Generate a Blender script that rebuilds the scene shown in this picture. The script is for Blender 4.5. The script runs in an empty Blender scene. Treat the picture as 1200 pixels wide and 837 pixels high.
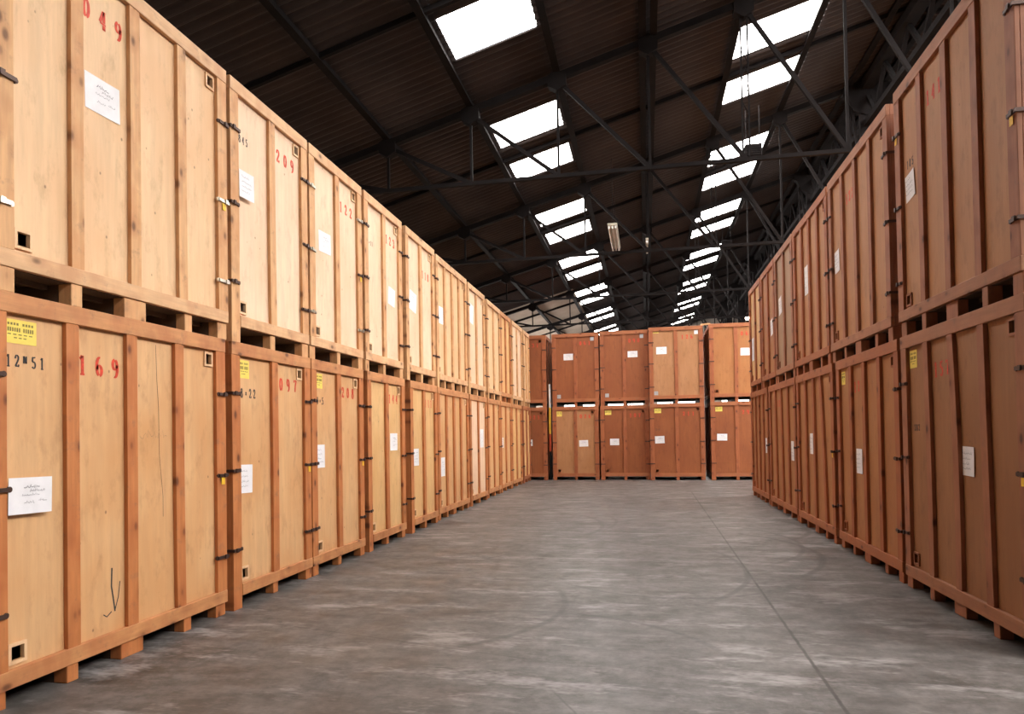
import bpy, bmesh, math, random
from mathutils import Vector, Matrix
S = bpy.context.scene
COL = S.collection
S.view_settings.view_transform = 'Standard'
S.view_settings.look = 'None'
S.view_settings.gamma = 1.0
S.view_settings.use_curve_mapping = False
S.view_settings.exposure = -0.95
PI = math.pi

# ------------------------------------------------------------------ materials
class NT:
    def __init__(s, name):
        s.m = bpy.data.materials.new(name); s.m.use_nodes = True
        s.t = s.m.node_tree; s.t.nodes.clear()
        s.out = s.n('ShaderNodeOutputMaterial')
        s.b = s.n('ShaderNodeBsdfPrincipled')
        s.t.links.new(s.b.outputs[0], s.out.inputs[0])
    def n(s, typ, **kw):
        nd = s.t.nodes.new(typ)
        for k, v in kw.items(): setattr(nd, k, v)
        return nd
    def l(s, a, b): s.t.links.new(a, b)
    def setin(s, nd, **kw):
        for k, v in kw.items(): nd.inputs[k.replace('_', ' ')].default_value = v
    def math(s, op, a, b=None, c=None, clamp=False):
        nd = s.n('ShaderNodeMath', operation=op, use_clamp=clamp)
        for i, v in enumerate((a, b, c)):
            if v is None: continue
            if isinstance(v, (int, float)): nd.inputs[i].default_value = v
            else: s.l(v, nd.inputs[i])
        return nd.outputs[0]
    def mix(s, fac, a, b, mode='MIX'):
        nd = s.n('ShaderNodeMix', data_type='RGBA', blend_type=mode)
        for i, v in ((0, fac), (6, a), (7, b)):
            if isinstance(v, (int, float)): nd.inputs[i].default_value = v
            elif isinstance(v, tuple): nd.inputs[i].default_value = (*v, 1)
            else: s.l(v, nd.inputs[i])
        return nd.outputs[2]
    def noise(s, vec, scale, detail=4, rough=.55):
        nd = s.n('ShaderNodeTexNoise'); s.l(vec, nd.inputs['Vector'])
        s.setin(nd, Scale=scale, Detail=detail, Roughness=rough)
        return nd.outputs[0]
    def remap(s, v, a, b, c=0., d=1.):
        nd = s.n('ShaderNodeMapRange'); s.l(v, nd.inputs[0])
        for i, x in enumerate((a, b, c, d)): nd.inputs[i+1].default_value = x
        return nd.outputs[0]
    def coords(s, scale, shift=5.3):
        tc = s.n('ShaderNodeTexCoord'); oi = s.n('ShaderNodeObjectInfo')
        a = s.n('ShaderNodeVectorMath', operation='MULTIPLY_ADD')
        s.l(oi.outputs['Location'], a.inputs[0]); a.inputs[1].default_value = (shift, shift*1.7, shift*2.3)
        s.l(tc.outputs['Object'], a.inputs[2])
        mp = s.n('ShaderNodeMapping'); mp.inputs['Scale'].default_value = scale
        s.l(a.outputs[0], mp.inputs[0]); return mp.outputs[0], tc, a.outputs[0]
    def bump(s, h, strength, dist=.01):
        nd = s.n('ShaderNodeBump'); nd.inputs['Strength'].default_value = strength
        nd.inputs['Distance'].default_value = dist
        s.l(h, nd.inputs['Height']); s.l(nd.outputs[0], s.b.inputs['Normal'])

def plain(name, col, rough=.6, metal=0., var=.12, scale=8.):
    t = NT(name); v, tc, _ = t.coords((1, 1, 1))
    n = t.noise(v, scale, 3)
    k = t.remap(n, .3, .7, 1-var, 1+var)
    c = t.mix(1., col, k, 'MULTIPLY')
    mm = t.n('ShaderNodeCombineColor')
    for i in range(3): t.l(k, mm.inputs[i])
    c = t.mix(1., col, mm.outputs[0], 'MULTIPLY')
    t.l(c, t.b.inputs['Base Color'])
    t.setin(t.b, Roughness=rough, Metallic=metal)
    return t.m

def plywood(name, col, blotch):
    t = NT(name); v, tc, raw = t.coords((14, 14, 1.1))
    g = t.noise(v, 1.6, 6, .62)
    v2, _, _ = t.coords((1.6, 1.6, .9)); big = t.noise(v2, 1.5, 3, .5)
    v3, _, _ = t.coords((5, 5, 2.2), 3.1); mid = t.noise(v3, 2., 5, .65)
    c = t.mix(t.remap(g, .35, .7), tuple(x*.90 for x in col), tuple(min(1, x*1.07) for x in col))
    c = t.mix(t.remap(big, .38, .68, 0, .8), c, blotch)
    c = t.mix(t.remap(mid, .54, .76, 0, .55), c, tuple(x*.62 for x in blotch))
    # little dark specks and scuffs
    vs, _, _ = t.coords((7, 1, 5), 7.7); vo = t.n('ShaderNodeTexVoronoi'); t.l(vs, vo.inputs['Vector']); vo.inputs['Scale'].default_value = 1.
    spk = t.remap(vo.outputs['Distance'], .035, .07, .7, 0.)
    c = t.mix(spk, c, (.16, .08, .04))
    t.l(c, t.b.inputs['Base Color']); t.setin(t.b, Roughness=.62)
    t.bump(g, .12, .004); return t.m

def timber(name, col, dark, horiz=False):
    t = NT(name); v, tc, raw = t.coords((1.5, 22, 22) if horiz else (22, 22, 1.5))
    # grain follows the longest direction well enough for both rails and posts
    g = t.noise(v, 1.5, 6, .65)
    v2, _, _ = t.coords((3, 3, 1.6), 2.7); big = t.noise(v2, 2., 3)
    c = t.mix(t.remap(g, .32, .7), tuple(x*.84 for x in col), tuple(min(1, x*1.1) for x in col))
    c = t.mix(t.remap(big, .42, .7, 0, .7), c, dark)
    vk, _, _ = t.coords((4.4, .6, 7.5) if horiz else (7.5, .6, 4.2), 9.1); vo = t.n('ShaderNodeTexVoronoi'); t.l(vk, vo.inputs['Vector']); vo.inputs['Scale'].default_value = 1.
    kn = t.remap(vo.outputs['Distance'], .08, .19, .95, 0.)
    halo = t.remap(vo.outputs['Distance'], .12, .42, .55, 0.)
    c = t.mix(halo, c, tuple(x*.75 for x in dark))
    c = t.mix(kn, c, tuple(x*.33 for x in dark))
    vg, _, _ = t.coords((5, 5, 5), 4.4); gr = t.noise(vg, 1.6, 5, .7)
    c = t.mix(t.remap(gr, .56, .78, 0, .6), c, (.15, .09, .06))
    t.l(c, t.b.inputs['Base Color']); t.setin(t.b, Roughness=.66)
    t.bump(g, .2, .004); return t.m

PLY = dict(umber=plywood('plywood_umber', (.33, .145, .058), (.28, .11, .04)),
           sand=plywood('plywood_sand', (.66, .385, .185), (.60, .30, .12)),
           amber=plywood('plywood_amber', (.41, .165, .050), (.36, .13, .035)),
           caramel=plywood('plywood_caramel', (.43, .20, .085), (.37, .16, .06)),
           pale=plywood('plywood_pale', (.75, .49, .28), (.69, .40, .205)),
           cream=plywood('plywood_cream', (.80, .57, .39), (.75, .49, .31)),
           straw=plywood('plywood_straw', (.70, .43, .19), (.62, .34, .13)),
           honey=plywood('plywood_honey', (.41, .175, .062), (.35, .13, .042)),
           orange=plywood('plywood_orange', (.30, .088, .024), (.25, .066, .018)),
           tan=plywood('plywood_tan', (.46, .215, .092), (.39, .165, .060)),
           grey=plywood('plywood_grey', (.38, .23, .13), (.31, .17, .09)))
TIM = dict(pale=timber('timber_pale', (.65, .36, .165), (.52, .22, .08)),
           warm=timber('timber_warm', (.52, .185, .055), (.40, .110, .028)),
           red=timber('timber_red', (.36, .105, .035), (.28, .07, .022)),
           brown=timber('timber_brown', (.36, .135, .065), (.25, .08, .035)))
TIMH = dict(pale=timber('timber_rail_pale', (.66, .39, .205), (.50, .24, .11), True),
           warm=timber('timber_rail_warm', (.55, .245, .095), (.40, .135, .048), True),
           red=timber('timber_rail_red', (.37, .125, .045), (.36, .10, .035), True),
           brown=timber('timber_rail_brown', (.37, .155, .075), (.33, .12, .055), True))
SHADE_WOOD = timber('shaded_underside', (.085, .05, .032), (.05, .03, .02), True)  # near-black colour paints in the shade of the gaps under the crates
IRON = plain('rusty_iron', (.085, .05, .04), .5, .6)
BRASS = plain('bright_steel', (.62, .58, .50), .32, .9)
PLATE = plain('grey_metal_plate', (.42, .42, .44), .45, .3)
PAPER = plain('white_paper', (.80, .78, .80), .7, 0, .04, 14)
YEL = plain('yellow_paper', (.80, .62, .12), .7, 0, .08, 20)
YTAG = plain('yellow_tag', (.85, .52, .03), .6, 0, .1, 30)
INK = plain('black_stencil_ink', (.035, .032, .032), .7, 0, .2, 40)
PEN = plain('grey_pen_ink', (.16, .15, .17), .7, 0, .2, 40)
PRINT = plain('olive_print', (.20, .15, .04), .7, 0, .2, 40)
RED = plain('red_stencil_paint', (.62, .055, .022), .65, 0, .25, 40)
STEEL = plain('dark_painted_steel', (.010, .008, .008), .95, .0, .25, 3)
STEEL.node_tree.nodes['Principled BSDF'].inputs['Specular IOR Level'].default_value = .12
LAMPM = plain('lamp_housing', (.42, .38, .30), .45, .2)
TUBE = plain('unlit_glass_tube', (.72, .70, .66), .2)
DARKBOX = plain('black_heater_casing', (.02, .02, .022), .5)
PAINTW = plain('white_painted_steel', (.72, .72, .70), .5)
PAINTY = plain('yellow_painted_steel', (.80, .50, .05), .5)
BLOCKW = plain('painted_blockwork', (.30, .26, .22), .85, 0, .15, 1.5)

def emis(name, col, st):
    t = NT(name); t.setin(t.b, Roughness=.4)
    t.b.inputs['Base Color'].default_value = (.8, .8, .8, 1)
    t.b.inputs['Emission Color'].default_value = (*col, 1); t.b.inputs['Emission Strength'].default_value = st
    return t.m
SKY = emis('daylit_rooflight_sheet', (1.0, .97, .93), 44.)
SKYDIM = emis('daylit_frosted_glass', (1.0, .97, .93), 6.)
BULB = emis('lit_lamp_glass', (1.0, .86, .66), 30.)

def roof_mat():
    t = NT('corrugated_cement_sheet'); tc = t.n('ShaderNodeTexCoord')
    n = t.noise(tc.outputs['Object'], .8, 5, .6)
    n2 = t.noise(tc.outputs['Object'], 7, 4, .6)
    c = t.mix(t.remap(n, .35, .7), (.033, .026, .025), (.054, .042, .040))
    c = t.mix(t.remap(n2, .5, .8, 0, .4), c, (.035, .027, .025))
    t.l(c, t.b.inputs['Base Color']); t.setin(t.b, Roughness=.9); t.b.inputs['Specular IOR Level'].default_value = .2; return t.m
ROOF = roof_mat()

def floor_mat():
    t = NT('worn_concrete'); g = t.n('ShaderNodeNewGeometry'); P = g.outputs['Position']
    mp = t.n('ShaderNodeMapping'); t.l(P, mp.inputs[0]); mp.inputs['Scale'].default_value = (1, 1, 1)
    V = mp.outputs[0]
    big = t.noise(V, .55, 4, .6); mid = t.noise(V, 2.2, 6, .68)
    mp2 = t.n('ShaderNodeMapping'); t.l(P, mp2.inputs[0]); mp2.inputs['Scale'].default_value = (1.3, 3.6, 1)
    mp2.inputs['Rotation'].default_value = (0, 0, .16)
    st = t.noise(mp2.outputs[0], 1.5, 7, .72); fine = t.noise(V, 26, 3, .6)
    c = t.mix(t.remap(big, .35, .68), (.052, .045, .040), (.108, .096, .087))
    c = t.mix(t.remap(st, .42, .72, 0, .8), c, (.20, .182, .175))
    c = t.mix(t.remap(mid, .55, .75, 0, .55), c, (.042, .036, .032))
    c = t.mix(t.remap(fine, .5, .8, 0, .3), c, (.06, .055, .05))
    mot = t.noise(V, 7.5, 6, .75)
    c = t.mix(t.remap(mot, .5, .72, 0, .55), c, (.21, .19, .18))
    c = t.mix(t.remap(mot, .5, .3, 0, .7), c, (.045, .039, .035))
    pr = t.noise(mp2.outputs[0], .8, 5, .8)
    c = t.mix(t.remap(pr, .53, .66, 0, .75), c, (.33, .305, .30))
    sep = t.n('ShaderNodeSeparateXYZ'); t.l(P, sep.inputs[0]); X, Y = sep.outputs[0], sep.outputs[1]
    wob = t.math('MULTIPLY_ADD', t.noise(V, 1.1, 3), .10, -.05)
    wob2 = t.math('MULTIPLY_ADD', t.noise(V, 9, 3), .012, -.006)
    # tyre arcs (x, y, radius, halfwidth, strength)
    for i, (cx, cy, r, hw, s, a0, a1) in enumerate(TYRES):
        d = t.math('SQRT', t.math('ADD', t.math('POWER', t.math('SUBTRACT', X, cx), 2.), t.math('POWER', t.math('SUBTRACT', Y, cy), 2.)))
        d = t.math('ABSOLUTE', t.math('SUBTRACT', t.math('ADD', d, wob), r))
        m = t.remap(d, hw*.4, hw, s, 0.)
        ang = t.math('ARCTAN2', t.math('SUBTRACT', Y, cy), t.math('SUBTRACT', X, cx))
        m = t.math('MULTIPLY', m, t.math('MULTIPLY', t.remap(ang, a0, a0+.3), t.remap(ang, a1-.3, a1, 1., 0.)))
        m = t.math('MULTIPLY', m, t.remap(mid, .3, .65, 1., .5))
        c = t.mix(m, c, (.022, .020, .019))
    for (x0, y0, x1, y1, hw, s) in JOINTS:
        L = math.hypot(x1-x0, y1-y0); nx, ny = (y1-y0)/L, -(x1-x0)/L
        d = t.math('ADD', t.math('MULTIPLY', X, nx), t.math('ADD', t.math('MULTIPLY', Y, ny), -(nx*x0+ny*y0)))
        d = t.math('ABSOLUTE', t.math('ADD', d, wob2))
        al = t.math('ADD', t.math('MULTIPLY', X, (x1-x0)/L), t.math('ADD', t.math('MULTIPLY', Y, (y1-y0)/L), -((x1-x0)*x0+(y1-y0)*y0)/L))
        m = t.math('MULTIPLY', t.remap(d, hw*.5, hw*1.3, s, 0.), t.math('MULTIPLY', t.remap(al, -.1, .1), t.remap(al, L-.1, L+.1, 1., 0.)))
        c = t.mix(m, c, (.03, .026, .022))
    t.l(c, t.b.inputs['Base Color'])
    t.l(t.remap(mid, .3, .7, .36, .60), t.b.inputs['Roughness'])
    t.b.inputs['Specular IOR Level'].default_value = .5
    t.bump(mid, .25, .01); return t.m

# ------------------------------------------------------------------ mesh helpers
def box(bm, x0, y0, z0, x1, y1, z1, M=None, bow=None):
    c = [(x, y, z) for x in (x0, x1) for y in (y0, y1) for z in (z0, z1)]
    vs = [bm.verts.new((M @ Vector(p)) if M else p) for p in c]
    for f in ((0, 1, 3, 2), (4, 6, 7, 5), (0, 4, 5, 1), (2, 3, 7, 6), (0, 2, 6, 4), (1, 5, 7, 3)):
        bm.faces.new([vs[i] for i in f])
def tbox(bm, x0, y0, z0, x1, y1, z1, bow=0., lean=0., n=8):
    """upright board whose middle bows sideways and whose head leans"""
    rings = []
    for k in range(n+1):
        u = k/n; dx = bow*math.sin(PI*u) + lean*(u-.5); z = z0+(z1-z0)*u
        rings.append([bm.verts.new((x+dx, y, z)) for x, y in ((x0, y0), (x1, y0), (x1, y1), (x0, y1))])
    for a, b in zip(rings, rings[1:]):
        for i in range(4): bm.faces.new((a[i], a[(i+1) % 4], b[(i+1) % 4], b[i]))
    bm.faces.new(rings[0][::-1]); bm.faces.new(rings[-1])
def beam(bm, a, b, w, h):
    a, b = Vector(a), Vector(b); d = b-a; L = d.length; d.normalize()
    up = Vector((0, 0, 1)) if abs(d.z) < .95 else Vector((0, 1, 0))
    s = d.cross(up).normalized(); u = s.cross(d)
    M = Matrix((( *[s[0], d[0], u[0]], a[0]), (s[1], d[1], u[1], a[1]), (s[2], d[2], u[2], a[2]), (0, 0, 0, 1)))
    box(bm, -w/2, 0, -h/2, w/2, L, h/2, M)
def cyl(bm, p, r, h, axis='Z', n=14, r2=None):
    M = Matrix.Translation(p)
    if axis == 'Y': M = M @ Matrix.Rotation(-PI/2, 4, 'X')
    if axis == 'X': M = M @ Matrix.Rotation(PI/2, 4, 'Y')
    bmesh.ops.create_cone(bm, cap_ends=True, segments=n, radius1=r, radius2=r if r2 is None else r2, depth=h, matrix=M @ Matrix.Translation((0, 0, h/2)))
def obj(name, bm, mat, parent=None, bevel=0., **props):
    me = bpy.data.meshes.new(name); bmesh.ops.recalc_face_normals(bm, faces=bm.faces); bm.to_mesh(me); bm.free()
    me.materials.append(mat); o = bpy.data.objects.new(name, me); COL.objects.link(o)
    if parent: o.parent = parent
    if bevel:
        b = o.modifiers.new('bevel', 'BEVEL'); b.width = bevel; b.segments = 2; b.limit_method = 'ANGLE'
    for k, v in props.items(): o[k] = v
    return o
def empty(name, loc, rz, label, cat, group=None):
    o = bpy.data.objects.new(name, None); COL.objects.link(o); o.location = loc; o.rotation_euler = (0, 0, rz)
    o.empty_display_size = .1; o['label'] = label; o['category'] = cat
    if group: o['group'] = group
    return o
def struct(name, bm, mat, **k): return obj(name, bm, mat, None, kind='structure', **k)
def nbm(): return bmesh.new()

# ------------------------------------------------------------------ stencil and pen strokes
def arc(cx, cy, rx, ry, a0, a1, n=18):
    return [(cx+rx*math.cos(math.radians(a0+(a1-a0)*i/n)), cy+ry*math.sin(math.radians(a0+(a1-a0)*i/n))) for i in range(n+1)]
G = {
 '0': [arc(.3, .5, .21, .46, 100, 260), arc(.3, .5, .21, .46, -80, 80)],
 '1': [[(.32, .97), (.32, .05)], [(.10, .80), (.22, .86), (.30, .96)], [(.14, .02), (.50, .02)]],
 '2': [arc(.29, .72, .20, .24, 200, 95)[::-1] and arc(.29, .72, .20, .24, 190, 95), arc(.29, .72, .20, .24, 85, -35) + [(.30, .36), (.10, .08)], [(.08, .06), (.34, .09), (.50, .04), (.53, .22)]],
 '3': [arc(.27, .73, .20, .22, 170, -75), arc(.27, .27, .22, .25, 80, -165)],
 '4': [[(.42, .97), (.42, .36)], [(.42, .22), (.42, .02)], [(.38, .95), (.05, .32)], [(.05, .29), (.58, .29)], [(.28, .02), (.56, .02)]],
 '5': [[(.12, .95), (.34, .90), (.50, .97)], [(.13, .93), (.11, .56)], arc(.28, .30, .22, .27, 130, -150)],
 '6': [arc(.33, .5, .24, .47, 75, 255), arc(.32, .29, .20, .27, -80, 170)],
 '7': [[(.06, .78), (.08, .95), (.30, .90), (.54, .96)], [(.53, .93), (.34, .50), (.28, .03)]],
 '8': [arc(.3, .74, .17, .21, 100, 260), arc(.3, .74, .17, .21, -80, 80), arc(.3, .27, .22, .26, 100, 260), arc(.3, .27, .22, .26, -80, 80)],
 '9': [arc(.27, .5, .24, .47, -105, 75), arc(.28, .71, .20, .27, 100, 350)],
 'x': [[(.18, .30), (.42, .62)], [(.18, .62), (.42, .30)]],
 'N': [[(.08, .35), (.08, .95)], [(.08, .95), (.40, .35)], [(.40, .35), (.40, .95)]],
}
def stroke(bm, pts, y, th, tn=None):
    """pen line as a ribbon in the x-z plane, broad on uprights and thin on levels"""
    tn = th if tn is None else tn; L = []; R = []
    n = len(pts)
    for i, (x, z) in enumerate(pts):
        x0, z0 = pts[max(0, i-1)]; x1, z1 = pts[min(n-1, i+1)]
        dx, dz = x1-x0, z1-z0; l = math.hypot(dx, dz) or 1e-6
        k = abs(dz)/l; w = (tn+(th-tn)*k*k)/2
        nx, nz = -dz/l, dx/l
        L.append(bm.verts.new((x+nx*w, y, z+nz*w))); R.append(bm.verts.new((x-nx*w, y, z-nz*w)))
    for i in range(n-1): bm.faces.new((L[i], L[i+1], R[i+1], R[i]))
def stencil(text, x, z, h, y, pitch, th=.31, wf=1.0):
    bm = nbm()
    for i, ch in enumerate(text):
        for p in G.get(ch, []):
            q = [(x+i*pitch+a*h*.75*wf, z+b*h) for a, b in p]
            stroke(bm, q, y, th*h*.62, .10*h)
    r = bmesh.ops.extrude_face_region(bm, geom=bm.faces[:])
    for v in [e for e in r['geom'] if isinstance(e, bmesh.types.BMVert)]: v.co.y -= .0006
    return bm
def scrawl(bm, rng, x, z, w, h, y, t=.0022):
    pts = []; n = max(8, int(w/h*5))
    for i in range(n+1):
        pts.append((x+w*i/n+rng.uniform(-.3, .3)*h*.4, z+rng.uniform(0, 1)*h*(1 if i % 2 else .3)))
    stroke(bm, pts, y, t)

# ------------------------------------------------------------------ crate
H = 2.295
PY = .032          # how far the ply sheet lies behind the posts
def sheet(bm, x0, x1, z0, z1, y0, y1, holes):
    xs = sorted({x0, x1, *[h[0] for h in holes], *[h[1] for h in holes]})
    zs = sorted({z0, z1, *[h[2] for h in holes], *[h[3] for h in holes]})
    for a, b in zip(xs, xs[1:]):
        for c, d in zip(zs, zs[1:]):
            mx, mz = (a+b)/2, (c+d)/2
            if any(h[0] < mx < h[1] and h[2] < mz < h[3] for h in holes): continue
            box(bm, a, y0, c, b, y1, d)
def crate(seed, loc, rz, w, depth, wide, label, group, ply, tim, num=None, black=None, paper=None, yellow=None,
          vents='oo', Hh=H, bows=(), clips=True, tag=False, bright=False, corner_down=None, numz=None, ink2=None, patch=False, pnum=1, scuff=None):
    rng = random.Random(seed)
    r = empty('storage_crate', loc, rz, label, 'crate', group)
    P, T, TH = PLY[ply], TIM[tim], TIMH[tim]
    if corner_down is None: corner_down = not wide
    zr0, zr1 = (.140, .240) if loc[2] > 1 else (.105, .205); zt = Hh-.112
    pw = .125
    n = 3 if wide else 1
    sw = .102 if wide else .108
    gap = (w-2*pw-n*sw)/(n+1)
    panels = [(pw+i*(gap+sw), pw+i*(gap+sw)+gap) for i in range(n+1)]
    # vents
    hl = (panels[0][0]+.035, panels[0][0]+.115, zr1+.04, zr1+.12)
    hr = (panels[-1][1]-.105, panels[-1][1]-.035, zt-.115, zt-.035)
    holes = [h for h, c in zip((hl, hr), vents) if c == 'o']
    bm = nbm(); sheet(bm, .03, w-.03, zr0+.015, Hh-.03, PY+.0005, PY+.014, holes)
    obj('front_panel', bm, P, r)
    for (x0, x1) in ((.03, .042), (w-.042, w-.03)):
        bm = nbm(); box(bm, x0, PY+.0145, zr0+.015, x1, depth-.04, Hh-.03); obj('side_panel', bm, P, r)
    bm = nbm(); box(bm, .03, depth-.04, zr0+.015, w-.03, depth-.028, Hh-.03); obj('rear_panel', bm, P, r)
    bm = nbm(); box(bm, .006, .006, Hh-.03, w-.006, depth-.006, Hh-.012); obj('lid', bm, P, r)
    bm = nbm(); box(bm, .03, .034, zr0-.004, w-.03, depth-.03, zr0+.014); obj('deck', bm, SHADE_WOOD, r)
    # posts
    for cx in (0, 1):
        for cy in (0, 1):
            bm = nbm(); zb = .0 if (corner_down and cx == 0 and cy == 0) else zr1
            x0, x1 = (0, pw) if cx == 0 else (w-pw, w)
            y0, y1 = (0, PY-.001) if cy == 0 else (depth-PY, depth)
            ze = zt
            tbox(bm, x0, y0, zb, x1, y1, ze, rng.uniform(-.003, .003), 0)
            sx0, sx1 = (0.003, .027) if cx == 0 else (w-.027, w-.003)
            ys = (PY+.001, .115) if cy == 0 else (depth-.115, depth-PY-.001)
            box(bm, sx0, ys[0], zb, sx1, ys[1], ze)
            obj('corner_post', bm, T, r, .003)
    # rails
    bm = nbm(); box(bm, 0, -.004, zt, w, PY-.001, Hh); obj('top_rail', bm, TH, r, .004)
    bm = nbm(); box(bm, 0, depth-PY, zt, w, depth, Hh); obj('top_rail', bm, TH, r, .004)
    xa = pw+.004 if corner_down else 0.
    bm = nbm(); box(bm, xa, -.004, zr0, w, PY-.001, zr1); obj('bottom_rail', bm, TH, r, .005)
    bm = nbm(); box(bm, 0, depth-PY, zr0, w, depth, zr1); obj('bottom_rail', bm, TH, r, .004)
    for sx in (0, 1):
        x0, x1 = (0.001, .029) if sx == 0 else (w-.029, w-.001)
        bm = nbm(); box(bm, x0, PY, zt, x1, depth-PY, Hh-.002); obj('side_rail', bm, T, r, .003)
        bm = nbm(); box(bm, x0, PY+(.1 if corner_down and sx == 0 else 0), zr0, x1, depth-PY, zr1); obj('side_rail', bm, T, r, .003)
        ns = 1 if depth < 1.8 else 3
        for k in range(ns):
            yc = depth*(k+1)/(ns+1)
            bm = nbm(); box(bm, x0, yc-.05, zr1, x1, yc+.05, zt); obj('side_stud', bm, T, r, .003)
    # front studs
    for i in range(n):
        x = panels[i][1]; bw, ln = (bows[i] if i < len(bows) else (rng.uniform(-.006, .006), rng.uniform(-.008, .008)))
        bm = nbm(); tbox(bm, x+.002, 0.001, zr1, x+sw-.002, PY-.001, zt, bw, ln, 12); obj('stud', bm, T, r, .0025)
    # runners underneath, seen end on
    xs = [(0, .13), (w*.5-.105, w*.5+.105), (w-.13, w)] if wide else [(0, .125), (w*.5-.045, w*.5+.045), (w-.13, w)]
    if wide: xs += [(w*.262-.045, w*.262+.045), (w*.77-.045, w*.77+.045)]
    for (a, b) in xs:
        ya = 0.03 if (corner_down and a == 0) else .004+rng.uniform(0, .02)
        bm = nbm(); box(bm, a+.002, ya, 0, b-.002, .10, zr0-.001); obj('foot_block', bm, T, r, .006)
        bm = nbm(); box(bm, a+.008, .1005, 0, b-.008, depth-.006, zr0-.005); obj('runner', bm, SHADE_WOOD, r)
    if wide:
        for (a, b) in ((.135, w*.262-.05), (w*.262+.05, w*.5-.11), (w*.5+.11, w*.77-.05), (w*.77+.05, w-.135)):
            bm = nbm(); box(bm, a, .17, zr0-.035, b, .21, zr0-.001); obj('cross_slat', bm, SHADE_WOOD, r)
    # vents
    for h, c in zip((hl, hr), vents):
        bm = nbm(); m = .018
        if c == 'o':
            box(bm, h[0]-m, PY-.014, h[2]-m, h[1]+m, PY-.0005, h[2]); box(bm, h[0]-m, PY-.014, h[3], h[1]+m, PY-.0005, h[3]+m)
            box(bm, h[0]-m, PY-.014, h[2]+.0005, h[0], PY-.0005, h[3]-.0005); box(bm, h[1], PY-.014, h[2]+.0005, h[1]+m, PY-.0005, h[3]-.0005)
            obj('vent_frame', bm, PLY['pale'] if tim in ('pale', 'warm') else T, r)
        elif c in 'pw':
            cyl(bm, ((h[0]+h[1])/2, PY-.003, (h[2]+h[3])/2), .001, .001); bm.clear()
            box(bm, h[0]-m, PY-.006, h[2]-m, h[1]+m, PY-.0005, h[3]+m)
            obj('vent_cover', bm, PLATE if c == 'p' else PAPER, r, .002, label='small square %s vent cover' % ('grey metal' if c == 'p' else 'white'))
    # corner clips
    if clips:
        for side in (0, 1):
            for k, zc in enumerate((.505, 1.184, 1.853)):
                z = zc*Hh/2.295+rng.uniform(-.018, .018)-(.02 if side else 0)
                mt = BRASS if (bright and rng.random() < .6) else IRON
                bm = nbm(); fl = rng.uniform(.10, .135)
                s = 1 if side == 0 else -1; x = 0 if side == 0 else w
                box(bm, min(x-s*.010, x+s*fl), -.016, z-.012, max(x-s*.010, x+s*fl), -.0045, z+.012)
                box(bm, min(x-s*.010, x-s*.001), -.0045, z-.012, max(x-s*.010, x-s*.001), .075, z+.012)
                cyl(bm, (x+s*fl, -.006, z), .017, .014, 'Y', 10); bm.verts.ensure_lookup_table()
                box(bm, min(x+s*.02, x+s*.05), -.026, z-.017, max(x+s*.02, x+s*.05), -.016, z+.017)
                obj('corner_clip', bm, mt, r)
                if tag and ((k == 1 and side == 1) or (k == 2 and side == 0 and tag == 2)):
                    b2 = nbm(); xt = x+s*.055
                    box(b2, xt-.022, -.0085, z-.075, xt+.022, -.0065, z-.018); obj('yellow_tag', b2, YTAG, r)
    yy = PY-.0008
    pn = panels[min(pnum, n)]
    if num:
        hh = .125; pitch = (.137 if gap > .37 else .125) if tim != 'brown' else .112
        zz = (numz if numz else (1.875 if wide else 1.92))*Hh/2.295
        wd = pitch*(len(num)-1)+.065
        x0 = pn[0]+max(.01, (gap-wd)*(.42 if tim != 'brown' else .45))
        obj('stencilled_number', stencil(num, x0, zz, hh, yy, pitch), RED, r, label='red stencilled number %s' % num)
    if black:
        txt, bz, bh = black
        obj('black_marking', stencil(txt, panels[0][0]+(.08 if tim == 'brown' else .02 if wide else .05), bz, bh, yy, bh*.78, .24, .9), INK, r, label='black stencilled marking')
    if yellow:
        ys, zs = yellow; x0 = panels[0][0]+.015
        bm = nbm(); box(bm, x0, yy-.001, zt-.03-zs, x0+ys, yy, zt-.03)
        y_ = obj('yellow_notice', bm, YEL, r, label='yellow printed paper notice')
        bm = nbm(); zz = zt-.03
        for k, (f, hgt, dashes) in enumerate(((.14, .10, 9), (.34, .17, 12), (.60, .045, 5), (.74, .045, 3))):
            a = x0+.015+(.04 if k == 3 else 0); b = x0+ys-.015-(.04 if k == 3 else 0); dw = (b-a)/dashes
            for j in range(dashes):
                if j == (dashes//2) and dashes > 6: continue
                box(bm, a+j*dw, yy-.0016, zz-zs*(f+hgt), a+j*dw+dw*.62, yy-.0011, zz-zs*f)
        obj('print', bm, PRINT, y_)
    if paper:
        pi_, px, pz, pww, ph, tilt = paper
        x0 = panels[pi_][0]+px; M = Matrix.Translation((x0+pww/2, 0, pz+ph/2)) @ Matrix.Rotation(tilt, 4, 'Y') @ Matrix.Translation((-x0-pww/2, 0, -pz-ph/2))
        bm = nbm(); yp = -.003 if (x0 < pw or px < 0) else yy
        nx = 8; rows = []
        for j in range(2):
            rows.append([M @ Vector((x0+pww*i/nx, yp-.002-(.006*(i/nx)**3), pz+ph*j)) for i in range(nx+1)])
        vv = [[bm.verts.new(p) for p in q] for q in rows]
        bk = [[bm.verts.new(p+Vector((0, .0015, 0))) for p in q] for q in rows]
        for i in range(nx):
            bm.faces.new((vv[0][i], vv[0][i+1], vv[1][i+1], vv[1][i])); bm.faces.new((bk[0][i+1], bk[0][i], bk[1][i], bk[1][i+1]))
            bm.faces.new((vv[0][i+1], vv[0][i], bk[0][i], bk[0][i+1])); bm.faces.new((vv[1][i], vv[1][i+1], bk[1][i+1], bk[1][i]))
        for i in (0, nx): bm.faces.new((vv[0][i], vv[1][i], bk[1][i], bk[0][i]))
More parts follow.
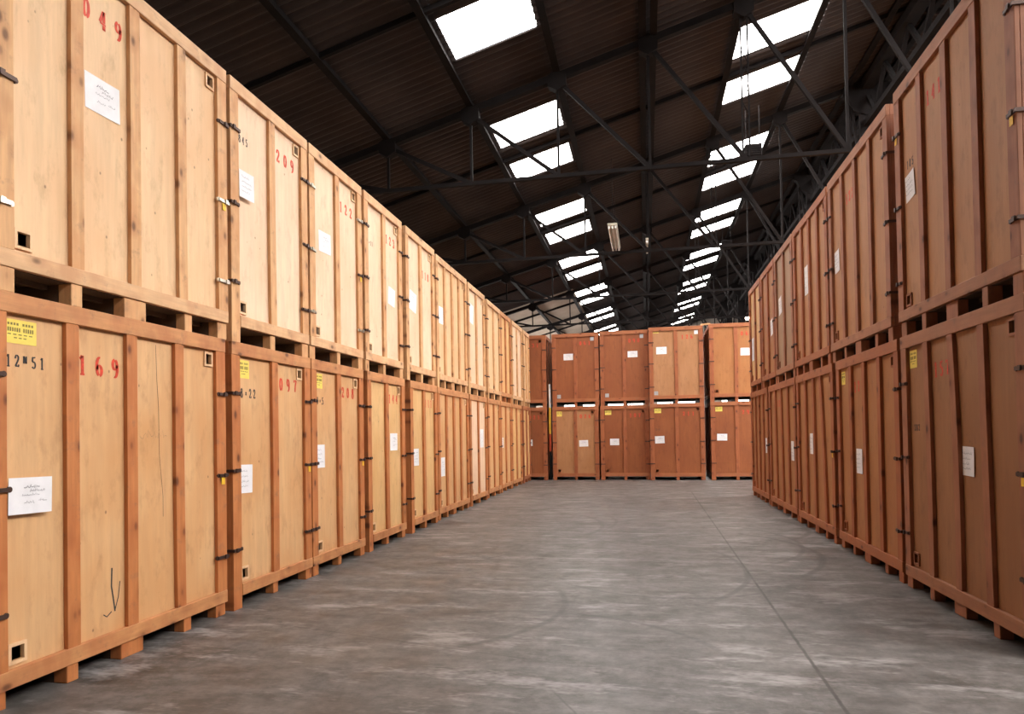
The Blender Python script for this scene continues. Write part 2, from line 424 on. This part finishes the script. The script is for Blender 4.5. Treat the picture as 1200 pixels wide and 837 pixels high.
        p_ = obj('paper_label', bm, PAPER, r, label='white paper sheet with handwriting')
        bm = nbm(); yk = yp-.0036-.006*.9
        if pww > .25:
            scrawl(bm, rng, x0+.09, pz+ph*.70, pww*.36, ph*.11, yk, .004); scrawl(bm, rng, x0+.13, pz+ph*.60, pww*.34, ph*.09, yk, .0028)
            scrawl(bm, rng, x0+.08, pz+ph*.50, pww*.4, ph*.07, yk); scrawl(bm, rng, x0+.09, pz+ph*.28, pww*.25, ph*.09, yk); scrawl(bm, rng, x0+.09+pww*.34, pz+ph*.33, pww*.2, ph*.08, yk)
        else:
            for q in (.74, .56, .38, .22): scrawl(bm, rng, x0+pww*.12, pz+ph*q, pww*rng.uniform(.45, .75), ph*.09, yk, .0026)
        bmesh.ops.transform(bm, matrix=M, verts=bm.verts[:])
        obj('handwriting', bm, PEN, p_)
    if ink2:
        bm = nbm()
        for (a, b, ww_, hh_) in ink2: scrawl(bm, rng, a, b, ww_, hh_, yy-.0004, .003)
        obj('faint_writing', bm, PLY['grey'] if ply != 'grey' else PEN, r, label='faint handwritten scribble')
    if scuff:
        bm = nbm()
        for pts, th in scuff: stroke(bm, pts, yy-.0003, th)
        obj('scuff_mark', bm, INK, r, label='dark scuff marks low on the panel')
    if patch:
        bm = nbm()
        box(bm, panels[0][0]-.0, PY-.012, zr1+.02, panels[0][1], PY-.001, zr1+.30); box(bm, panels[1][0], PY-.012, zr1+.02, panels[1][1], PY-.001, zr1+.30)
        obj('kick_board', bm, P, r, .003, label='low repair board across the foot of the front')
    return r

HL = PI/2
def left(seed, y0, y1, x, tier, **k):
    k.setdefault('depth', 1.52 if k['wide'] else 2.15)
    return crate(seed, (x, y0, tier*H), HL, y1-y0, label=k.pop('label'), group=k.pop('group', None), **k)
def right(seed, y0, y1, x, tier, **k):
    k.setdefault('depth', 1.52 if k['wide'] else 2.15)
    return crate(seed, (x, y1, tier*H), -HL, y1-y0, label=k.pop('label'), group=k.pop('group', None), **k)
def back(seed, x0, x1, y, tier, Hh=H, zb=H, **k):
    k.setdefault('depth', 2.15)
    return crate(seed, (x0, y, tier*zb), 0, x1-x0, Hh=Hh, label=k.pop('label'), group=k.pop('group', None), wide=False, **k)
GL0, GL1, GR0, GR1, GB0, GB1 = ('crates in the lower tier of the left row', 'crates in the upper tier of the left row', 'crates in the lower tier of the right row',
    'crates in the upper tier of the right row', 'crates in the lower tier of the end row', 'crates in the upper tier of the end row')
XL = -3.448
# left, lower tier
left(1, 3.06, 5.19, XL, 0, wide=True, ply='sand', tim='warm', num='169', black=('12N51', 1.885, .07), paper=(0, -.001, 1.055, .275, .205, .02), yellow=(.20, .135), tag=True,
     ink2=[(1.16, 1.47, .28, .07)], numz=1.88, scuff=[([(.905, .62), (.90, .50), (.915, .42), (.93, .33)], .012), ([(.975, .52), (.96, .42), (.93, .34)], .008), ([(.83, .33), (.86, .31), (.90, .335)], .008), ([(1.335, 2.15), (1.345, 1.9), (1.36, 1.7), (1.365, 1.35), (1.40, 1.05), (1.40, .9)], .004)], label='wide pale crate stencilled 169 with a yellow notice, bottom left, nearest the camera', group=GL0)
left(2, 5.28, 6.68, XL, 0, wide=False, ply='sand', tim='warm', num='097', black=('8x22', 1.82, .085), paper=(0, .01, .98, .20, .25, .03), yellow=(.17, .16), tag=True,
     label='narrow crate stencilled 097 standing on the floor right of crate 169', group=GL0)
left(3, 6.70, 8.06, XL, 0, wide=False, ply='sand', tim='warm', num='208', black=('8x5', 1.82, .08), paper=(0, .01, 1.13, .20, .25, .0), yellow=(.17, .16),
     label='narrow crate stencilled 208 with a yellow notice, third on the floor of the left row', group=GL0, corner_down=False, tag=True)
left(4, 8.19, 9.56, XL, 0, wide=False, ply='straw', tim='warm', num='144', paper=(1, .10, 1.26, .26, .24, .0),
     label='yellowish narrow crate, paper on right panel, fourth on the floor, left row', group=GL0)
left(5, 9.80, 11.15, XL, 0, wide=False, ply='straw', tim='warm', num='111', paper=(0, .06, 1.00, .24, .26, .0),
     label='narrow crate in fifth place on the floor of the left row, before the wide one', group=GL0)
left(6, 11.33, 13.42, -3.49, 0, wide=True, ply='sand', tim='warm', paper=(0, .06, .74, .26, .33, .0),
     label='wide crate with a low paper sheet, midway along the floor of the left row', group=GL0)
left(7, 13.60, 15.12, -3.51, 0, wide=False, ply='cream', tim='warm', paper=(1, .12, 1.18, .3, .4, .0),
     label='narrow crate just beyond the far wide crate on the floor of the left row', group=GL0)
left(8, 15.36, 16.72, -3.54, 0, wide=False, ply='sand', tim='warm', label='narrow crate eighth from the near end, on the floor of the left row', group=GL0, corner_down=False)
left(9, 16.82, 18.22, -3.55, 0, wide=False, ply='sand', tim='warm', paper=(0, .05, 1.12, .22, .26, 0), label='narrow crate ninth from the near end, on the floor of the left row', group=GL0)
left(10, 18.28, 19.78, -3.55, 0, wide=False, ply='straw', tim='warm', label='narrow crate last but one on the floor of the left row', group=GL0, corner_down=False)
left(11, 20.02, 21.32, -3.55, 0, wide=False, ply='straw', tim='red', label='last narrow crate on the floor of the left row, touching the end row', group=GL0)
# left, upper tier
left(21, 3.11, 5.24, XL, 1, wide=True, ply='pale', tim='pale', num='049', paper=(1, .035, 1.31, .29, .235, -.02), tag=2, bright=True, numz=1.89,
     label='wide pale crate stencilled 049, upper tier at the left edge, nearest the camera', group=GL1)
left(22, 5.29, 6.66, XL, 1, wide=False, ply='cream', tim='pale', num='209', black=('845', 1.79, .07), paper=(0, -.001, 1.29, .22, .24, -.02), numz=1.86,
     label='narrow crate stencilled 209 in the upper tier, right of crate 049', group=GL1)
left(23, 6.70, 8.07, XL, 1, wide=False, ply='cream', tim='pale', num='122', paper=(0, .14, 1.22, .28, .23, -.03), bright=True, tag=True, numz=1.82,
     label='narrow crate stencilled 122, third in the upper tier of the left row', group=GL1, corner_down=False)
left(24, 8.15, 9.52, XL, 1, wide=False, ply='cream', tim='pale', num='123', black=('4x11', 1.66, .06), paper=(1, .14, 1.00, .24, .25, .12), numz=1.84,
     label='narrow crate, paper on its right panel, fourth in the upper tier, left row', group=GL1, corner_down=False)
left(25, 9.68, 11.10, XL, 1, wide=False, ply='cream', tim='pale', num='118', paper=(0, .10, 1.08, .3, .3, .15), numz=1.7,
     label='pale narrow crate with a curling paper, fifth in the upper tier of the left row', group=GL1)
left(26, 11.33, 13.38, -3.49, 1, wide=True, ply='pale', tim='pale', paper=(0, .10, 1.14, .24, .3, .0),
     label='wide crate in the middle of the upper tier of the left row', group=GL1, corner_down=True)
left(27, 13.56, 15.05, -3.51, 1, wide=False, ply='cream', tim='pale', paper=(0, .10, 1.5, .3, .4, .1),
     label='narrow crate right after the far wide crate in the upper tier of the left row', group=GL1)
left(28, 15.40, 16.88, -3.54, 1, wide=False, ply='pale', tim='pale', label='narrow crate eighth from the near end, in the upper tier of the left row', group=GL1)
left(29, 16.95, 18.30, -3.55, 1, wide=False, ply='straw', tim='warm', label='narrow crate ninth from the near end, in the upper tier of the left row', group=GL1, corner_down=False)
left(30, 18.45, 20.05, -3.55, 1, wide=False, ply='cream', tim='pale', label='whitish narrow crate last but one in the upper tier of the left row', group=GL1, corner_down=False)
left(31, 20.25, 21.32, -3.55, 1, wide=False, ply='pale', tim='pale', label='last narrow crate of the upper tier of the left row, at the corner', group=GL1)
# end row
YB = 21.47
back(41, -4.47, -3.05, YB, 0, ply='orange', tim='red', num='021', paper=(1, .03, 1.08, .15, .2, 0), label='orange crate at floor level, far left of the end row, half hidden', group=GB0)
back(42, -2.88, -1.43, YB, 0, ply='caramel', tim='red', num='026', paper=(1, .05, 1.04, .28, .2, -.02), yellow=(.16, .16), label='orange crate on the floor, second from left in the end row', group=GB0)
back(43, -1.38, .115, YB, 0, ply='orange', tim='red', num='107', paper=(0, .16, 1.07, .28, .2, 0), yellow=(.2, .14), label='orange crate on the floor in the middle of the end row', group=GB0)
back(44, .124, 1.73, 21.25, 0, ply='orange', tim='red', num='211', black=('2x1', 1.50, .06), paper=(0, .02, 1.11, .28, .22, -.03), yellow=(.2, .14), Hh=2.31, label='orange crate stencilled 211 on the floor, left of the dark gap', group=GB0)
back(45, 1.90, 3.40, 21.2, 0, ply='orange', tim='red', num='290', paper=(0, .05, 1.17, .29, .2, .02), yellow=(.2, .14), Hh=2.32, patch=True, label='orange crate with low repair board, right end of end row, on the floor', group=GB0)
back(51, -4.47, -3.05, YB, 1, ply='orange', tim='red', num='031', Hh=2.28, label='dark orange crate half hidden at the left end of the end row, upper tier', group=GB1)
back(52, -2.86, -1.40, YB, 1, ply='orange', tim='red', num='061', paper=(0, .24, 1.46, .30, .2, 0), vents='pp', Hh=2.29, label='orange crate, paper high on left panel, second in upper tier of end row', group=GB1)
back(53, -1.36, .118, YB, 1, ply='orange', tim='red', num='090', paper=(1, .06, 1.48, .30, .19, 0), vents='pp', Hh=2.31, label='deep orange crate, paper on right panel, middle of the end row, upper tier', group=GB1)
back(54, .130, 1.73, 21.25, 1, zb=2.31, ply='caramel', tim='red', num='126', paper=(0, .10, 1.50, .31, .22, .0), vents='pw', yellow=(.16, .03), Hh=2.315, ink2=[(.86, 1.55, .15, .03)], label='tan crate stencilled 126 with white vent cover, upper tier of end row', group=GB1)
back(55, 1.90, 3.42, 21.2, 1, zb=2.32, ply='amber', tim='red', num='062', paper=(1, .08, 1.36, .31, .22, .02), vents='oo', Hh=2.33, label='honey coloured crate at the right end of the upper tier of the end row', group=GB1)
# right, lower tier
XR = 2.336
right(61, 4.82, 6.95, XR, 0, wide=True, ply='umber', tim='brown', num='157', black=('282', 1.43, .06), paper=(2, .03, 1.09, .2, .22, .02), yellow=(.16, .16), tag=True,
      bows=((.012, -.03), (.03, -.06), (.0, -.05)), label='wide crate stencilled 157 on the floor of the right row, nearest the camera', group=GR0)
right(62, 7.03, 9.17, XR, 0, wide=True, ply='honey', tim='red', num='127', paper=(1, .05, .95, .23, .28, 0), yellow=(.15, .16),
      label='wide crate second from the near end on the floor of the right row', group=GR0)
right(63, 9.33, 11.48, XR, 0, wide=True, ply='honey', tim='red', paper=(1, .1, 1.1, .2, .3, 0), bows=((0, 0), (.01, -.04), (.02, -.20)), tag=True,
      label='wide crate with a badly leaning stud, third on the floor of the right row', group=GR0)
right(64, 11.58, 13.95, XR, 0, wide=True, ply='honey', tim='red', num='126', paper=(3, .06, .95, .24, .32, 0), bows=((.0, -.03), (0, -.06), (.0, -.03)),
      label='wide crate fourth from the near end on the floor of the right row', group=GR0)
right(65, 14.12, 16.26, XR, 0, wide=True, ply='honey', tim='red', paper=(3, .05, 1.0, .25, .3, 0), label='farthest wide crate on the floor of the right row', group=GR0)
# right, upper tier
right(71, 4.84, 6.97, XR, 1, wide=True, ply='tan', tim='brown', num='141', black=('105', 1.50, .075), paper=(0, .04, 1.21, .22, .24, -.1), tag=2, bows=((0, .0), (0, .0), (0, .0)),
      numz=1.86, label='wide crate stencilled 141 in the upper tier of the right row, nearest the camera', group=GR1)
right(72, 7.17, 9.36, XR, 1, wide=True, ply='tan', tim='brown', num='122', paper=(0, .03, 1.10, .22, .27, -.05), numz=1.8,
      label='wide crate second from the near end in the upper tier of the right row', group=GR1)
right(73, 9.44, 11.52, XR, 1, wide=True, ply='tan', tim='red', paper=(1, .05, 1.15, .24, .42, 0), label='wide crate third from the near end in the upper tier of the right row', group=GR1)
right(74, 11.60, 13.12, XR, 1, wide=False, ply='grey', tim='brown', paper=(0, .1, 1.2, .28, .3, -.1), label='greyish narrow crate in the upper tier of the right row', group=GR1, corner_down=False)
right(75, 13.18, 14.62, XR, 1, wide=False, ply='honey', tim='red', paper=(1, .1, .95, .25, .3, -.1), label='orange narrow crate just beyond the greyish one, upper tier of the right row', group=GR1, corner_down=False)
right(76, 14.72, 16.24, XR, 1, wide=False, ply='straw', tim='red', paper=(0, .04, .7, .3, .5, 0), label='farthest narrow crate of the upper tier of the right row, with pale panels', group=GR1, corner_down=False)

# small loose batten poking up between two crates of the end row
bm = nbm(); beam(bm, (1.68, 21.34, 4.655), (1.96, 21.34, 4.682), .03, .05)
o = obj('wooden_batten', bm, TIM['pale'], label='short pale batten lying across the gap on top of the end row', category='batten')

# ------------------------------------------------------------------ floor
def gp(u, v): return (0, 0)
TYRES = [(-.2, 8.6, 2.15, .05, .8, -.9, 1.0), (-1.6, 7.6, 2.6, .04, .75, -.75, .6), (-3.3, 10.8, 2.6, .05, .75, -.6, .7), (-1.2, 12.2, 1.1, .05, .75, -2.9, -.3),
         (-.9, 4.1, 1.5, .035, .6, .3, 2.3), (-2.2, 5.8, 1.5, .04, .65, -1.2, .5), (.6, 10.8, 1.7, .05, .7, -1.0, 1.2), (-.4, 9.4, 2.3, .04, .6, -.9, .9), (-2.9, 11.3, 2.4, .04, .6, -.8, .5), (.2, 7.4, 1.2, .035, .6, -2.6, -.6)]
JOINTS = [(.98, 2.4, 1.05, 17.0, .012, .9), (-3.0, 5.0, -.72, 4.40, .010, .45), (-.55, 3.9, .2, 2.5, .008, .5)]
FLOOR = floor_mat()
XW0, XW1, Y0, Y1, RX, RZ, SL = -8.6, 18.3, -16.0, 47.0, 4.85, None, .28
ZC = 7.76
def zroof(x): return ZC+SL*x if x <= RX else ZC+SL*(2*RX-x)
bm = nbm(); box(bm, XW0-.3, Y0-.3, -.15, XW1+.3, Y1+.3, 0); struct('floor', bm, FLOOR)

# ------------------------------------------------------------------ roof of corrugated sheets with rooflights
BAY = 5.04; T0 = 11.0
bays = [T0+BAY*k for k in range(-6, 8)]
LIGHTY = []
for b in bays:
    o_ = .18 if abs(b-16.1) < .1 else 0
    for a, c in ((1.06, 2.06), (2.86, 3.84)):
        if 4.5 < b+a and b+c < Y1-.5: LIGHTY.append((b+a+o_, b+c+o_))
FILL_B = [(b+.5, b+BAY-.5) for b in bays if -5 < b < 18]  # y spans of the added glazing on the right slope
def LL(a): return FILL_B if a > RX else LIGHTY
def corrug(bm, x0, x1, y0, y1):
    p = .17; n = max(2, int((y1-y0)/p*6)); xs = [x0, x1]
    prev = None
    for i in range(n+1):
        y = y0+(y1-y0)*i/n; d = .024*math.cos(2*PI*y/p)
        cur = [bm.verts.new((x, y, zroof(x)+.03+d)) for x in xs]
        if prev: bm.faces.new((prev[0], prev[1], cur[1], cur[0]))
        prev = cur
STR_L = (-2.66, -1.44); STR_R = (1.64, 3.17); FILL_RR = (RX+3.9, RX+5.6); FILL_R2 = (RX+1.1, RX+3.6)  # right-slope strips: unseen glazing added to light the left row
bm = nbm()
cuts = [XW0-.2, STR_L[0], STR_L[1], STR_R[0], STR_R[1], RX, FILL_R2[0], FILL_R2[1], FILL_RR[0], FILL_RR[1], XW1+.2]
strips = {(STR_L), (STR_R), (FILL_R2), (FILL_RR)}
for a, b in zip(cuts, cuts[1:]):
    if (a, b) in strips:
        y = Y0-.2
        for (l0, l1) in LL(a): corrug(bm, a, b, y, l0); y = l1
        corrug(bm, a, b, y, Y1+.2)
    elif b <= STR_L[0]: corrug(bm, a, b, Y0-.2, 26.3)
    else: corrug(bm, a, b, Y0-.2, Y1+.2)
ROOF_LIT = plain('lit_cement_sheet', (.36, .29, .235), .85, 0, .12, 1.2)  # lighter sheet colour paints in light falling on the far left roof
b2 = nbm(); corrug(b2, XW0-.2, STR_L[0], 26.3, Y1+.2); o = struct('ceiling', b2, ROOF_LIT); sm = o.modifiers.new('solid', 'SOLIDIFY'); sm.thickness = .012; sm.offset = 1
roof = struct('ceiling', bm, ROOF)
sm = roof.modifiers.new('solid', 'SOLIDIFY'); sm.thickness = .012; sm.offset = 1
k = 0
for (a, b) in (STR_L, STR_R, FILL_R2, FILL_RR):
    for (l0, l1) in LL(a):
        k += 1; bm = nbm()
        v = [(a, l0, zroof(a)+.035), (b, l0, zroof(b)+.035), (b, l1, zroof(b)+.035), (a, l1, zroof(a)+.035)]
        lo = [bm.verts.new(p) for p in v]; hi = [bm.verts.new((p[0], p[1], p[2]+.02)) for p in v]
        bm.faces.new(lo); bm.faces.new(hi[::-1])
        for i in range(4): bm.faces.new((lo[i], hi[i], hi[(i+1) % 4], lo[(i+1) % 4]))
        struct('window_%d' % k, bm, SKY)  # rooflights, plus the added glowing panels of the right slope
KW = k
# walls
def wallbox(name, *a, mat=None):
    bm = nbm(); box(bm, *a); return struct(name, bm, mat or BLOCKW)
bm = nbm(); FILL_LW = [(26.6+4.9*i, 30.6+4.9*i) for i in range(4)]  # unseen side windows added to brighten the far end of the roof
sheet(bm, Y0, Y1, 0, zroof(XW0)+.02, 0, .25, [(a, b, 2.2, 5.1) for a, b in FILL_LW])
bmesh.ops.transform(bm, matrix=Matrix(((0, -1, 0, XW0), (1, 0, 0, 0), (0, 0, 1, 0), (0, 0, 0, 1))), verts=bm.verts[:]); struct('wall_left', bm, BLOCKW)
for a, b in FILL_LW:
    KW += 1; bm = nbm(); box(bm, XW0-.12, a, 2.2, XW0-.10, b, 5.1); struct('window_%d' % KW, bm, SKY)
wallbox('wall_right', XW1, Y0, 0, XW1+.25, Y1, zroof(XW1)+.02)
def gable(name, y0, y1, holes):
    bm = nbm(); zt = 5.2
    sheet(bm, XW0, XW1, 0, zt, y0, y1, holes)
    pr = [(XW0, zt), (XW1, zt), (XW1, zroof(XW1)), (RX, zroof(RX)), (XW0, zroof(XW0))]
    f = [bm.verts.new((x, y0, z)) for x, z in pr]; b = [bm.verts.new((x, y1, z)) for x, z in pr]
    bm.faces.new(f); bm.faces.new(b[::-1])
    for i in range(5): bm.faces.new((f[i], b[i], b[(i+1) % 5], f[(i+1) % 5]))
    struct(name, bm, BLOCKW)
BW = [(-6.2, -3.35), (-2.8, -.1), (.75, 3.4), (4.9, 7.6), (8.3, 11.5)]
gable('wall_back', Y1, Y1+.25, [(a, b, 2.5, 4.2) for a, b in BW])
gable('wall_front', Y0-.25, Y0, [])
for a, b in BW:
    KW += 1; bm = nbm(); box(bm, a, Y1+.08, 2.5, b, Y1+.10, 4.2); w_ = struct('window_%d' % KW, bm, SKYDIM)
    bm = nbm()
    for q in (2.5, 4.16): box(bm, a, Y1+.02, q, b, Y1+.07, q+.04)
    n_ = 3
    for i in range(n_+1): box(bm, a+(b-a-.04)*i/n_, Y1+.02, 2.5, a+(b-a-.04)*i/n_+.04, Y1+.07, 4.2)
    obj('window_frame', bm, STEEL, w_)

# ------------------------------------------------------------------ purlins
ordn = ['lowest', 'second', 'third', 'fourth', 'fifth', 'sixth', 'seventh', 'eighth']
PX = [0.15+1.45*i for i in range(-5, 4)]
names = {3: 'beside the left side of the left rooflight strip', 4: 'beside the right side of the left rooflight strip', 5: 'running down the middle between the two rooflight strips',
         6: 'along the left edge of the right rooflight strip', 7: 'along the right edge of the right rooflight strip', 8: 'just left of the ridge'}
def purlin(x, label, dbl=False):
    r = empty('roof_purlin', (x, Y0, zroof(x)-.07), 0, label, 'beam', 'purlins along the roof')
    offs = (-.085, .085) if dbl else (0,)
    for q in offs:
        bm = nbm(); box(bm, q-.03, 0, -.03, q+.03, Y1-Y0, .06); obj('beam_web', bm, STEEL, r)
        bm = nbm(); box(bm, q-.055, 0, -.042, q+.055, Y1-Y0, -.0305); obj('beam_flange', bm, STEEL, r)
for i, x in enumerate(PX):
    purlin(x, 'dark purlin under the left slope, ' + names.get(i, '%s one up from the left eave' % (ordn+['x'])[i]), i == 5)
for i in range(8):
    x = 2*RX-PX[8-i]
    purlin(x, 'dark purlin under the far right slope, %s one down from the ridge' % ['first', 'second', 'third', 'fourth', 'fifth', 'sixth', 'seventh', 'eighth'][i])
# ridge girder
r = empty('ridge_girder', (RX, Y0, zroof(RX)), 0, 'dark lattice girder running along under the ridge of the roof', 'beam')
bm = nbm(); box(bm, -.12, 0, -.32, .12, Y1-Y0, -.12); obj('top_boom', bm, STEEL, r)
bm = nbm(); box(bm, -.09, 0, -1.12, .09, Y1-Y0, -1.0); obj('bottom_boom', bm, STEEL, r)
y = 0; kk = 0
while y < Y1-Y0-1.3:
    bm = nbm(); beam(bm, (0, y, -1.05), (0, y+.63, -.30), .07, .07); beam(bm, (0, y+.63, -.30), (0, y+1.26, -1.05), .07, .07); obj('lacing_bar', bm, STEEL, r); y += 1.26; kk += 1

# ------------------------------------------------------------------ trusses
TIE = 5.62
def truss(y, idx, label):
    r = empty('roof_truss', (0, y, TIE), 0, label, 'truss', 'roof trusses')
    off = .17
    zt = lambda x: zroof(x)-off-TIE
    xe0, xe1 = -7.1, 2*RX+7.1
    for a, b in ((xe0-1.2, RX), (RX, xe1+1.2)):
        bm = nbm(); beam(bm, (a, 0, zt(a)), (b, 0, zt(b)), .11, .11); obj('top_chord', bm, STEEL, r)
    bm = nbm(); box(bm, XW0+.02, -.03, -.03, XW1-.02, .03, .03); obj('tie_beam', bm, STEEL, r)
    nodes = PX[1:]; nodes = nodes + [2*RX-x for x in nodes[::-1]]
    for j, x in enumerate(nodes):
        bm = nbm()
        if abs(x-1.6) < .01 or abs(x-(2*RX-1.6)) < .01:
            for q in (-.05, .05): box(bm, x+q-.012, -.02, .045, x+q+.012, .02, zt(x))
            z = .1; s = 1
            while z < zt(x)-.22:
                beam(bm, (x-.05*s, 0, z), (x+.05*s, 0, z+.2), .012, .012); z += .2; s = -s
        else: box(bm, x-.02, -.02, .03, x+.02, .02, zt(x))
        obj('vertical_strut', bm, STEEL, r)
        bm = nbm()
        if j < 8 and j+1 < len(nodes):
            x2 = nodes[j+1] if j < 7 else RX
            beam(bm, (x, 0, zt(x)-.05), (x2, 0, .0), .05, .06)
        else:
            x2 = nodes[j-1] if j > 8 else RX
            beam(bm, (x, 0, zt(x)-.05), (x2, 0, .0), .05, .06)
        obj('diagonal_strut', bm, STEEL, r)
        bm = nbm(); M = Matrix.Translation((x, 0, zt(x)-.08))
        cyl(bm, (x, -.075, zt(x)-.07), .17, .15, 'Y', 6); obj('gusset_plate', bm, STEEL, r)
    bm = nbm(); box(bm, RX-.16, -.06, .045, RX+.16, .06, zt(RX)); obj('king_post', bm, STEEL, r)
    bm = nbm(); cyl(bm, (RX, -.08, zt(RX)-.3), .42, .16, 'Y', 8); obj('gusset_plate', bm, STEEL, r)
tr = ['first in view, just above the second crates', 'second in view, half way down the left row', 'third in view, above the end row of crates', 'fourth in view, just beyond the end row',
      'fifth in view, beyond the end row', 'sixth in view, far beyond the end row', 'seventh in view, last before the end wall']
q = 0
for b in bays:
    if b < Y0+1 or b > Y1-1: continue
    if b < 11: 
        continue
    truss(b, q, 'dark steel roof truss, ' + tr[q]); q += 1
# thin rafters half way between the trusses
q = 0
for b in bays:
    y = b+2.5
    if y < 5 or y > Y1-1: continue
    r = empty('thin_rafter', (0, y, 0), 0, 'thin dark rafter half way between trusses, %s from the camera' % ordn[q].replace('lowest', 'first'), 'beam', 'thin rafters between the trusses'); q += 1
    for a, c in ((XW0+.05, RX), (RX, XW1-.05)):
        bm = nbm(); beam(bm, (a, 0, zroof(a)-.045), (c, 0, zroof(c)-.045), .06, .07); obj('rafter_bar', bm, STEEL, r)

# ------------------------------------------------------------------ fittings
def tubelamp(loc, L, n, w, label, hz):
    r = empty('fluorescent_lamp', loc, 0, label, 'lamp')
    bm = nbm(); box(bm, -w/2, 0, 0, w/2, L, .05); obj('lamp_tray', bm, LAMPM, r, .004)
    for i in range(n):
        x = -w/2+w*(i+.5)/n
        bm = nbm(); cyl(bm, (x, .06, -.035), .014, L-.12, 'Y', 10); t_ = obj('tube', bm, TUBE, r)
        bm = nbm(); box(bm, x-.02, .02, -.055, x+.02, .06, -.001); box(bm, x-.02, L-.06, -.055, x+.02, L-.02, -.001); obj('tube_holder', bm, PAINTW, t_)
    for q in (.25, L-.25):
        bm = nbm(); cyl(bm, (0, q, .05), .006, hz, 'Z', 6); obj('hanger_rod', bm, STEEL, r)
tubelamp((-.60, 14.35, 5.76), 1.85, 3, .20, 'unlit three-tube fluorescent fitting hanging left of the middle purlin', 1.45)
tubelamp((.11, 15.6, 5.75), 1.0, 1, .06, 'single bare fluorescent batten hanging against the middle purlin', 1.7)
def heater(loc, s, label):
    r = empty('heater_box', loc, 0, label, 'heater')
    bm = nbm(); box(bm, -s/2, -s*.3, 0, s/2, s*.3, s*.8); c = obj('casing', bm, STEEL, r, .02)
    bm = nbm()
    for k in range(5): box(bm, -s*.42, -s*.3-.02, s*(.1+.13*k), s*.42, -s*.3-.002, s*(.15+.13*k))
    obj('louvre', bm, STEEL, r)
    for x in (-s*.4, s*.4):
        bm = nbm(); cyl(bm, (x, 0, s*.8), .012, zroof(loc[0]+x)-.2-loc[2]-s*.8, 'Z', 6); obj('hanger_rod', bm, STEEL, r)
heater((2.31, 15.0, 7.15), .34, 'black heater box hanging in front of the right edge of the second right rooflight')
heater((2.5, 21.5, 6.95), .30, 'smaller looking black heater box farther down below the right rooflights')
# far bulkhead lamp
r = empty('bulkhead_lamp', (4.36, 30.8, 6.27), 0, 'small round lit lamp shining above the right end of the end row', 'lamp')
bm = nbm(); bmesh.ops.create_uvsphere(bm, u_segments=16, v_segments=10, radius=.085); obj('globe', bm, BULB, r)
bm = nbm(); cyl(bm, (0, 0, .07), .06, .10); obj('lamp_cap', bm, STEEL, r)
# striped pole standing in the gap of the end row
r = empty('striped_pole', (-2.965, 21.56, 0), 0, 'thin pole, white over yellow over red, standing in the left gap of the end row', 'pole')
REDP = plain('red_painted_pole', (.45, .06, .02), .5)
for z0, z1, m_, lb in ((0, .9, STEEL, 'dark lower section'), (.9, 1.45, REDP, 'red section'), (1.45, 2.28, PAINTY, 'yellow section'), (2.28, 3.02, PAINTW, 'white section')):
    bm = nbm(); cyl(bm, (0, 0, z0), .034, z1-z0); obj('pole_section', bm, m_, r, label=lb)

# ------------------------------------------------------------------ world, camera
w = bpy.data.worlds.new('world'); S.world = w; w.use_nodes = True
w.node_tree.nodes['Background'].inputs[0].default_value = (.75, .85, 1, 1)
w.node_tree.nodes['Background'].inputs[1].default_value = 1.
f, yaw, pitch, roll, cx, cy, h = 805.757, .191900, .016208, -.016583, 600.1, 496.04, 1.459
cam = bpy.data.cameras.new('camera'); co = bpy.data.objects.new('camera', cam); COL.objects.link(co)
fw = Vector((-math.sin(yaw)*math.cos(pitch), math.cos(yaw)*math.cos(pitch), math.sin(pitch)))
rt = Vector((math.cos(yaw), math.sin(yaw), 0)); up = rt.cross(fw)
r2 = math.cos(roll)*rt+math.sin(roll)*up; u2 = -math.sin(roll)*rt+math.cos(roll)*up
co.matrix_world = Matrix(((r2[0], u2[0], -fw[0], 0), (r2[1], u2[1], -fw[1], 0), (r2[2], u2[2], -fw[2], h), (0, 0, 0, 1)))
cam.sensor_width = 36; cam.sensor_fit = 'HORIZONTAL'; cam.lens = f/1200*36
cam.shift_x = (600-cx)/1200; cam.shift_y = (cy-418.5)/1200
cam.clip_end = 200
S.camera = co
